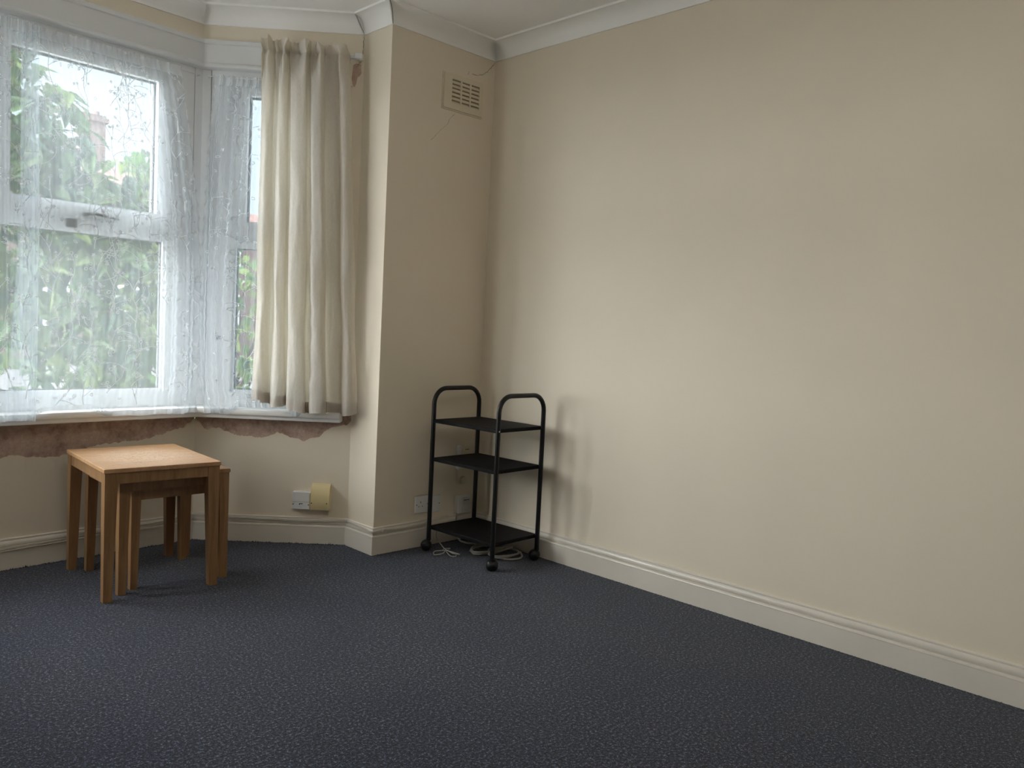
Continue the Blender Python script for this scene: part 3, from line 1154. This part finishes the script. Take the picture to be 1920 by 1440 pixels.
def drape_pt(u, v, push=0.):
    """v=0 foot, v=1 head"""
    top = ZT-.012*u+.006*math.sin(u*23)-.016*abs(((u*9.3+.25*math.sin(u*11)) % 1.0)-.5)
    bot = ZB+.012*math.sin(u*5+1)+(.012 if u < .1 else 0)-.010*sstep(.35, .75, u)+.008*math.sin(u*19)
    z = bot+(top-bot)*v
    s0, o0 = cubic(_fu, _fs, u), cubic(_fu, _fo, u)
    low = 1-sstep(0, 1, v)
    kx = .872+.20*(1-v)
    s = .448-(.448-s0)*kx+.004*math.sin(z*9+u*30)*low
    o = .125+(o0-.125)*(.90+.30*low)
    # gathered heading: pinched by the tape, flaring stiffly above it
    hd = sstep(2.16, 2.325, z)
    pin = math.exp(-((z-2.328)/.014)**2)
    fl = sstep(2.332, 2.388, z)
    tri = (2*abs(((u*9.3+.25*math.sin(u*11)) % 1.0)-.5))**1.6
    o = o*(1-hd*.62)+.136*hd*.62
    o += hd*.030*math.sin(u*71+1.5*math.sin(u*17))*(1-.5*fl)
    o += fl*(.085*tri-.016)+fl*.006*math.sin(u*97)
    s += fl*.015*math.sin(u*52+.6)
    o -= pin*.022
    o += .010*noise.noise((u*11, z*2.6, 3.1))*(1-.5*hd)+.0045*noise.noise((u*34, z*8, 7.7))
    s += .004*noise.noise((u*13, z*3.1, 11.3))
    # puckered leading edge of the bright fold, creases lower down
    pk = math.exp(-((u-.685)/.022)**2)*(1-hd)
    pz = 1-sstep(1.2, 1.9, z)
    o += pk*pz*.003*math.sin(z*52+2*math.sin(z*13))
    s += pk*pz*.002*math.sin(z*47+1.3+math.sin(z*17))
    o += .003*math.sin(z*9+u*22)*low+.0018*math.sin(z*15+u*31)*math.sin(z*4+u*9)
    s = max(s, -.042)
    o = max(.078+(o-.103)*.74, .073)
    return s, o+push, z
t = empty('curtain', SIDEF(.2, .12, ZB))
tag(t, 'beige gathered fabric curtain hanging at the side of the bay window', 'curtain')
b = MB(SIDEF)
b.grid(330, 150, lambda u, v: drape_pt(u, v))
b.build('drape', 'drape', t, smooth=True)
b = MB(SIDEF)
b.grid(330, 6, lambda u, v: drape_pt(u, .0006+v*.030, -.0022))
b.build('hem', 'drapehem', t, smooth=True)
b = MB(SIDEF)
b.grid(260, 3, lambda u, v: drape_pt(u, .962+v*.014, -.003))
b.build('heading_tape', 'nethem', t, smooth=True)
for k in range(8):
    u = .06+.9*k/7
    s, o, z = drape_pt(u, .975)
    b = MB(SIDEF)
    b.tube(catmull([(s, .054, 2.336), (s, .056, 2.350), (s, .064, 2.352), (s, .069, 2.342), (s, .070, 2.330)], 3), .0016, 5)
    b.build('hook', 'whiteplastic', t)

# ------------------------------------------------------------------ net curtains
def net_panel(name, F, right, left, ofn, bottom, top, nu, nz, vines, label, scallop, seed, nfold, heading=True):
    r = random.Random(seed)
    ph = [r.uniform(0, 6.28) for _ in range(6)]
    def edge_r(z):
        return interp(right, z)+(scallop[0]*.006*abs(math.sin(z*math.pi/.062)) if scallop[0] else 0)
    def edge_l(z):
        return interp(left, z)-(scallop[1]*.006*abs(math.sin(z*math.pi/.062)) if scallop[1] else 0)
    def pt(u, z, push=0.):
        s = edge_r(z)*(1-u)+edge_l(z)*u
        a = nfold[1](u)
        q = (math.sin(u*nfold[0]*6.283+ph[0]+.7*math.sin(u*9+ph[1]))+.45*math.sin(u*nfold[0]*2.7*6.283+ph[2]))
        hd = sstep(top-.10, top-.01, z)
        o = ofn(s, z)+a*q*(1-.55*hd)+.003*math.sin(z*5+u*11+ph[3])
        o += hd*.003*math.sin(u*190+ph[4])+hd*.002*math.sin(u*83)
        s2 = s+a*.45*math.cos(u*nfold[0]*6.283+ph[0])
        lo = .058 if z < .69 else .021
        if z < .662:
            lo = .098
        return s2, max(o, lo)+push, z
    zb = lambda s: bottom(s)
    def pv(u, v, push=0.):
        s = edge_r(1.2)*(1-u)+edge_l(1.2)*u
        z0 = zb(s)
        z = z0+(top-z0)*v+(.003*math.sin(u*170+ph[5])*(1 if v > .995 else 0))
        return pt(u, z, push)
    root = empty(name, F(*pv(.5, 0)))
    tag(root, label, 'net curtain', 'net curtains')
    b = MB(F)
    # finer rows near the sill
    vs = [((k/(nz-1))**1.35) for k in range(nz)]
    b.grid(nu, nz, lambda u, v: pv(u, vs[int(round(v*(nz-1)))]))
    b.build('net_fabric', 'net', root, smooth=True)
    b = MB(F)
    b.grid(nu, 5, lambda u, v: pv(u, .0003+v*.014, .0012))
    b.build('hem', 'nethem', root, smooth=True)
    if heading:
        b = MB(F)
        b.grid(nu, 5, lambda u, v: pv(u, .972+v*.028, .0016))
        b.build('heading', 'nethem', root, smooth=True)
    for on, uu in ((scallop[0], 0), (scallop[1], 1)):
        if on:
            wd = .006/(abs(edge_l(1.2)-edge_r(1.2)))
            b = MB(F)
            b.grid(2, 260, lambda u, v: pv(uu+(wd*u if uu == 0 else -wd*u), .002+.99*v, .0008))
            b.build('scalloped_edge', 'nethem', root)
    # embroidered vines, leaves and flowers
    em = MB(F)
    W = abs(edge_l(1.2)-edge_r(1.2))
    H = top-.66
    def ribbon(pts, wd):
        prev = None
        for k, (x, z) in enumerate(pts):
            x1, z1 = pts[min(k+1, len(pts)-1)]
            x0, z0 = pts[max(k-1, 0)]
            dx, dz = x1-x0, z1-z0
            L = math.hypot(dx, dz) or 1
            nx, nz_ = -dz/L*wd/2, dx/L*wd/2
            if not (0 < x < W and .67 < z < top-.02):
                prev = None
                continue
            a = em.p(*pt((x+nx)/W, z+nz_, .0012))
            c = em.p(*pt((x-nx)/W, z-nz_, .0012))
            if prev:
                em.f.append([prev[0], a, c, prev[1]])
            prev = (a, c)
    def flower(x, z, rad, kind):
        if not (rad < x < W-rad and .68 < z < top-.03):
            return
        if kind == 0:
            a0 = r.uniform(0, 6.28)
            c = em.p(*pt(x/W, z, .0014))
            ring = []
            for k in range(10):
                rr = rad if k % 2 == 0 else rad*.45
                a = a0+k*.6283
                ring.append(em.p(*pt((x+rr*math.cos(a))/W, z+rr*math.sin(a), .0014)))
            for k in range(10):
                em.f.append([c, ring[k], ring[(k+1) % 10]])
        elif kind == 1:
            ribbon([(x+rad*.6*math.cos(k*.7854), z+rad*.6*math.sin(k*.7854)) for k in range(9)], .0028)
        else:
            a = r.uniform(0, 6.28)
            L, wd = rad*1.8, rad*.65
            out = []
            for k in range(13):
                tt = 2*math.pi*k/12
                px, pz = L*.5*math.cos(tt), wd*.5*math.sin(tt)*(1+.3*math.cos(tt))
                out.append((x+px*math.cos(a)-pz*math.sin(a), z+px*math.sin(a)+pz*math.cos(a)))
            ribbon(out, .0026)
    def vine(x, z, ang, length, wd, depth):
        pts, k1 = [(x, z)], r.uniform(6, 14)*r.choice((-1, 1))
        d, step = 0., .006
        sw = r.uniform(.07, .12)
        nextb = r.uniform(.025, .05)
        while d < length:
            kap = k1*math.cos(d/sw*math.pi)
            if depth:
                kap = k1*(.6+d*9)
            ang += kap*step
            x += math.cos(ang)*step
            z += math.sin(ang)*step
            d += step
            pts.append((x, z))
            if d > nextb:
                nextb = d+r.uniform(.035, .07)
                sgn = r.choice((-1, 1))
                if depth == 0:
                    vine(x, z, ang+sgn*r.uniform(.6, 1.2), r.uniform(.05, .11), wd*.85, 1)
                else:
                    flower(x+.016*math.cos(ang+sgn*1.3), z+.016*math.sin(ang+sgn*1.3), r.uniform(.008, .011), r.choice((0, 0, 1, 2, 2)))
        ribbon(pts, wd)
        flower(x+.004*math.cos(ang), z+.004*math.sin(ang), r.uniform(.009, .012), r.choice((0, 0, 1, 2)))
    cols = max(2, int(W/.105)) if W > .65 else 2
    for c_ in range(cols):
        zz = .68+r.uniform(0, .08)
        while zz < top-.05:
            L = r.uniform(.20, .30)
            vine((c_+.5+r.uniform(-.25, .25))*W/cols, zz, math.pi/2+r.uniform(-.5, .5), L, .0034, 0)
            zz += r.uniform(.15, .21)
    for _ in range(int(W*H*vines)):
        flower(r.uniform(0, W), r.uniform(.69, top-.05), r.uniform(.008, .011), r.choice((0, 1, 2)))
    em.build('embroidery', 'thread', root, kind='stuff')
    return root

TOPN = 2.228
def of_front(s, z):
    dr = max(1-sstep(.40, .50, s), sstep(.66, .74, s))
    base = .034
    lean = min(1., max(0., (2.2-z)/1.54))
    tuck = .034+.042*lean
    over = .034+.074*lean+(.004 if z < .665 else 0)
    return base*0+tuck*(1-dr)+over*dr
def bot_front(s):
    dr = max(1-sstep(.40, .50, s), sstep(.66, .74, s))
    return .6645*(1-dr)+(.634+.003*math.sin(s*40))*dr
net_panel('net_curtain', FRONTF, [(.62, .055), (.8, .040), (1.0, .034), (1.3, .026), (1.55, .036), (1.9, .078), (TOPN, .128)],
          [(.62, .865), (.8, .845), (1.0, .825), (1.5, .795), (TOPN, .78)], of_front, bot_front, TOPN, 260, 90, 120,
          'sheer white vine-embroidered net curtain with scalloped edge over the front window', (1, 0), 11,
          (11, lambda u: .0014+.008*(1-sstep(.05, .30, u))), True)
net_panel('net_curtain', FRONTF, [(.62, .742), (.8, .732), (1.4, .722), (TOPN, .715)], [(.62, .99), (TOPN, .985)],
          lambda s, z: of_front(s, z)+.012, lambda s: .631+.003*math.sin(s*33), TOPN, 70, 80, 120,
          'second sheer net panel overlapping the embroidered net at the picture edge', (0, 0), 23,
          (5, lambda u: .004+.004*(1-sstep(.0, .08, u))), True)
def of_side(s, z):
    dr = max(sstep(.55, .60, s), math.exp(-((s-.262)/.03)**4))
    lean = min(1., max(0., (2.2-z)/1.54))
    tuck = .028+.034*lean
    over = .030+.076*lean
    return tuck*(1-dr)+over*dr
def bot_side(s):
    dr = max(sstep(.55, .60, s), math.exp(-((s-.262)/.03)**4))
    return .6645*(1-dr)+(.634+.004*math.sin(s*50))*dr
net_panel('net_curtain', SIDEF, [(.62, .07), (TOPN, .07)], [(.62, .675), (.8, .705), (1.1, .722), (1.5, .716), (1.9, .708), (TOPN, .690)],
          of_side, bot_side, TOPN-.006, 230, 90, 120, 'sheer gathered net curtain half hidden behind the beige curtain', (0, 1), 31,
          (15, lambda u: .003+.0065*sstep(.55, .80, u)), True)
for F, s0, s1, lab in ((FRONTF, .03, 1.77, 'thin white stretch wire carrying the front window nets'), (SIDEF, .05, .722, 'thin white stretch wire carrying the side window net')):
    b = MB(F)
    b.tube([(s0+(s1-s0)*k/12, .0285, TOPN-.012-.002*math.sin(math.pi*k/12)) for k in range(13)], .0022, 6)
    for s in (s0, s1):
        b.tube([(s, .004, TOPN-.012), (s, .0285, TOPN-.012)], .003, 6)
    tag(b.build('curtain_wire', 'whiteplastic'), lab, 'curtain wire')

# ------------------------------------------------------------------ outside: garden, plants, houses over the road
b = MB()
b.box(-30, 40, 1.3, 12, -.75, -.6)
b.build('ground_garden', 'bouncepaving', kind='structure')  # out of view; its pale surface is there to reflect light indoors
b = MB()
b.box(-30, 60, 12, 60, -.80, -.68)
b.build('ground_road', 'road', kind='structure')
# leaf shapes
def leaf_mesh(k):
    b = MB()
    n = 5
    L, R_ = [], []
    mid = []
    for j in range(n+1):
        t = j/n
        wd = (.30, .33, .26)[k]*math.sin(math.pi*t**(.75, .85, .7)[k])*(1-.25*t)
        z = -.16*t*t*(1+.3*k)+.02*math.sin(t*5)
        mid.append(b.p(0, t, z))
        if 0 < j < n:
            L.append(b.p(-wd, t-.02, z+wd*.28))
            R_.append(b.p(wd, t-.02, z+wd*.28))
    for side in (L, R_):
        b.f.append([mid[0], mid[1], side[0]])
        for j in range(len(side)-1):
            b.f.append([mid[j+1], mid[j+2], side[j+1], side[j]])
        b.f.append([mid[n-1], mid[n], side[-1]])
    me_v, me_f = b.v, b.f
    return me_v, me_f
LV = [leaf_mesh(k) for k in range(3)]
leaf_me = {}
for k in range(3):
    for mtl in range(3):
        me = bpy.data.meshes.new('leaf')
        me.from_pydata(LV[k][0], [], LV[k][1])
        me.polygons.foreach_set('use_smooth', [True]*len(me.polygons))
        me.materials.append(M['leaf%d' % mtl])
        leaf_me[(k, mtl)] = me
ZMAX = [(-2.6, 3.3), (-1.75, 3.25), (-1.5, 3.2), (-1.38, 3.1), (-1.2, 2.82), (-1.08, 2.58), (-.95, 2.30), (-.80, 2.06), (-.68, 2.16), (-.54, 2.36), (-.40, 2.34), (-.26, 2.22),
        (0, 1.72), (.4, 1.66), (.8, 1.68), (1.3, 1.6)]
def leaf_matrix(pos, size, r):
    d = Vector((r.uniform(-1, 1), r.uniform(-.9, .5), r.uniform(-1.1, .35))).normalized()
    up = Vector((r.uniform(-.7, .7), r.uniform(-1.0, .2), r.uniform(.1, 1.0)))
    x = d.cross(up).normalized()
    z = x.cross(d).normalized()
    m = Matrix((x, d, z)).transposed().to_4x4()
    return Matrix.Translation(pos) @ m @ Matrix.Scale(size, 4)
def plant(name, label, base, x0, x1, y0, y1, zlo, count, nparts, size, mix, seed, cat, trunk_h, trunk_r, ztab=None, yref=3.5, dens_top=1.0):
    r = random.Random(seed)
    root = empty(name, base)
    tag(root, label, cat)
    # branches fan from the stem
    zt = ztab or ZMAX
    tips = []
    for k in range(13):
        x = r.uniform(x0, x1)
        y = r.uniform(y0, y1)
        k3 = (y-CAMY)/(yref-CAMY)
        top = interp(zt, x)*1.0
        tips.append(Vector((x, y, r.uniform(zlo+.3, top-.12))))
    bx = Vector(base)
    stem_top = bx+Vector((0, 0, trunk_h))
    b = MB()
    b.tube(catmull([tuple(bx), tuple(bx+Vector((.03, .02, trunk_h*.5))), tuple(stem_top)], 5), [trunk_r*(1-.04*k) for k in range(11)], 9)
    b.build('trunk', 'bark', root, smooth=True)
    for tp in tips:
        st = bx+Vector((0, 0, trunk_h*r.uniform(.45, 1)))
        md = (st+tp)/2+Vector((r.uniform(-.1, .1), r.uniform(-.1, .1), .12))
        b = MB()
        pp = catmull([tuple(st), tuple(md), tuple(tp)], 5)
        b.tube(pp, [.011*(1-.85*j/(len(pp)-1))+.002 for j in range(len(pp))], 6)
        b.build('branch', 'bark', root, smooth=True)
    ms = []
    while len(ms) < count:
        x = r.uniform(x0, x1)
        y = r.uniform(y0, y1)
        zm = interp(zt, x)
        z = zlo+(zm-zlo)*r.random()**dens_top
        if math.sin(x*7.1+seed)*math.sin(z*6.3+y*2)+r.uniform(-.4, .9) < -.25:
            continue
        sz = r.uniform(*size)
        q = r.random()
        mtl = 0 if q < mix[0] else (1 if q < mix[0]+mix[1] else 2)
        ms.append((y, r.randrange(3), mtl, leaf_matrix(Vector((x, y, z)), sz, r)))
    ms.sort(key=lambda t: t[0])
    for y, k, mtl, mt in ms[:nparts]:
        o = bpy.data.objects.new('leaf', leaf_me[(k, mtl)])
        COL.objects.link(o)
        o.parent = root
        o.matrix_parent_inverse = root.matrix_world.inverted()
        o.matrix_basis = mt
    for mtl in range(3):
        b = MB()
        for y, k, m_, mt in ms[nparts:]:
            if m_ != mtl:
                continue
            off = len(b.v)
            b.v += [tuple(mt @ Vector(v)) for v in LV[k][0]]
            b.f += [[i+off for i in f] for f in LV[k][1]]
        if b.v:
            b.build('leaf_mass', 'leaf%d' % mtl, root, kind='stuff', smooth=True)
    return root
CAMY = -3.15
plant('garden_tree', 'tall broad-leaved garden tree outside the front window', (-1.55, 3.9, -.6), -2.15, -.92, 3.0, 3.75, .2, 1750, 280, (.14, .24), (.5, .25), 5, 'tree', 2.3, .05, dens_top=.68)
plant('garden_shrub', 'leafy green shrub outside the front window below the chimney', (-.5, 3.7, -.6), -.98, .02, 3.0, 3.7, .1, 1250, 280, (.12, .21), (.45, .3), 9, 'shrub', 1.5, .03, dens_top=.7)
plant('garden_shrub', 'pale green shrub outside the narrow side window', (.5, 3.8, -.6), .0, 1.35, 3.1, 3.8, .1, 520, 200, (.09, .15), (.35, .5), 13, 'shrub', 1.1, .025)
# a few red blooms on the middle shrub
sh = bpy.data.objects['garden_shrub']
rr = random.Random(4)
for q in ((-.33, 3.25, 1.50), (-.36, 3.2, 1.34), (-.30, 3.2, 1.18), (-.86, 3.1, .98), (-.80, 3.12, 1.06)):
    b = MB()
    for k in range(6):
        a = k*1.047+rr.uniform(0, .4)
        c = Vector(q)
        d = Vector((math.cos(a), -.5, math.sin(a))).normalized()
        e = Vector((-math.sin(a), 0, math.cos(a)))
        p0, p1, p2, p3 = c, c+d*.022+e*.013, c+d*.045, c+d*.022-e*.013
        i = [b.p(*p) for p in (p0, p1, p2, p3)]
        b.f.append(i)
    b.build('bloom', 'redflower', sh)

def house(base, wdt, dep, eave, ridge, label, hip_right, chim):
    x0, y0 = base
    zg = -.68
    root = empty('brick_house', (x0+wdt/2, y0, zg))
    tag(root, label, 'house')
    b = MB()
    b.box(x0, x0+wdt, y0, y0+dep, zg, eave)
    b.build('wall', 'brick', root)
    b = MB()
    hr = 2.2 if hip_right else 0
    i = [b.p(*q) for q in ((x0-.25, y0-.3, eave-.05), (x0+wdt+.25, y0-.3, eave-.05), (x0+wdt+.25, y0+dep+.3, eave-.05), (x0-.25, y0+dep+.3, eave-.05),
                           (x0-.25, y0+dep/2, ridge), (x0+wdt+.25-hr, y0+dep/2, ridge))]
    b.f += [[i[0], i[1], i[5], i[4]], [i[1], i[2], i[5]], [i[2], i[3], i[4], i[5]], [i[3], i[0], i[4]], [i[0], i[3], i[2], i[1]]]
    b.build('roof', 'roof', root)
    for cx, cw, ct in chim:
        c = empty('chimney')
        c.parent = root
        c.matrix_parent_inverse = root.matrix_world.inverted()
        b = MB()
        b.box(cx-cw/2, cx+cw/2, y0+dep/2-.9, y0+dep/2-.2, eave, ct)
        b.build('stack', 'brick', c)
        b = MB()
        b.box(cx-cw/2-.09, cx+cw/2+.09, y0+dep/2-.99, y0+dep/2-.11, ct-.26, ct-.10)
        b.build('corbel', 'brick', c)
        for k in (-1, 1):
            b = MB()
            b.lathe((cx+k*cw*.22, y0+dep/2-.55, ct), (0, 0, 1), [(0, .13), (.14, .11), (.16, .12), (.18, .11)], 12)
            b.build('pot', 'brick', c)
    nwin = max(2, int(wdt/2.6))
    for k in range(nwin):
        wx = x0+wdt*(k+.5)/nwin
        for zc, wh in ((1.15, 1.7), (3.9, 1.5)):
            wroot = MB()
            wroot.box(wx-.75, wx+.75, y0-.10, y0+.02, zc-wh/2, zc+wh/2)
            o = wroot.build('window', 'housewhite', root)
            for sx in (-.36, .36):
                for sz in (-.25, .25):
                    g = MB()
                    g.box(wx+sx-.29, wx+sx+.29, y0-.12, y0-.10, zc+sz*wh*.92-wh*.19, zc+sz*wh*.92+wh*.19)
                    g.build('pane', 'houseglass', o)
    return root
house((1.2, 27), 8.2, 8, 5.4, 7.0, 'red brick house with chimney seen through the net curtain', True, ((7.75, .85, 8.35),))
house((10.6, 29), 7.0, 8, 4.6, 5.9, 'lower brick house beyond the shrubs, behind the side window', False, ((12.5, .9, 6.9),))

for o in list(bpy.data.objects):
    if o.get('label') == '':
        del o['label']
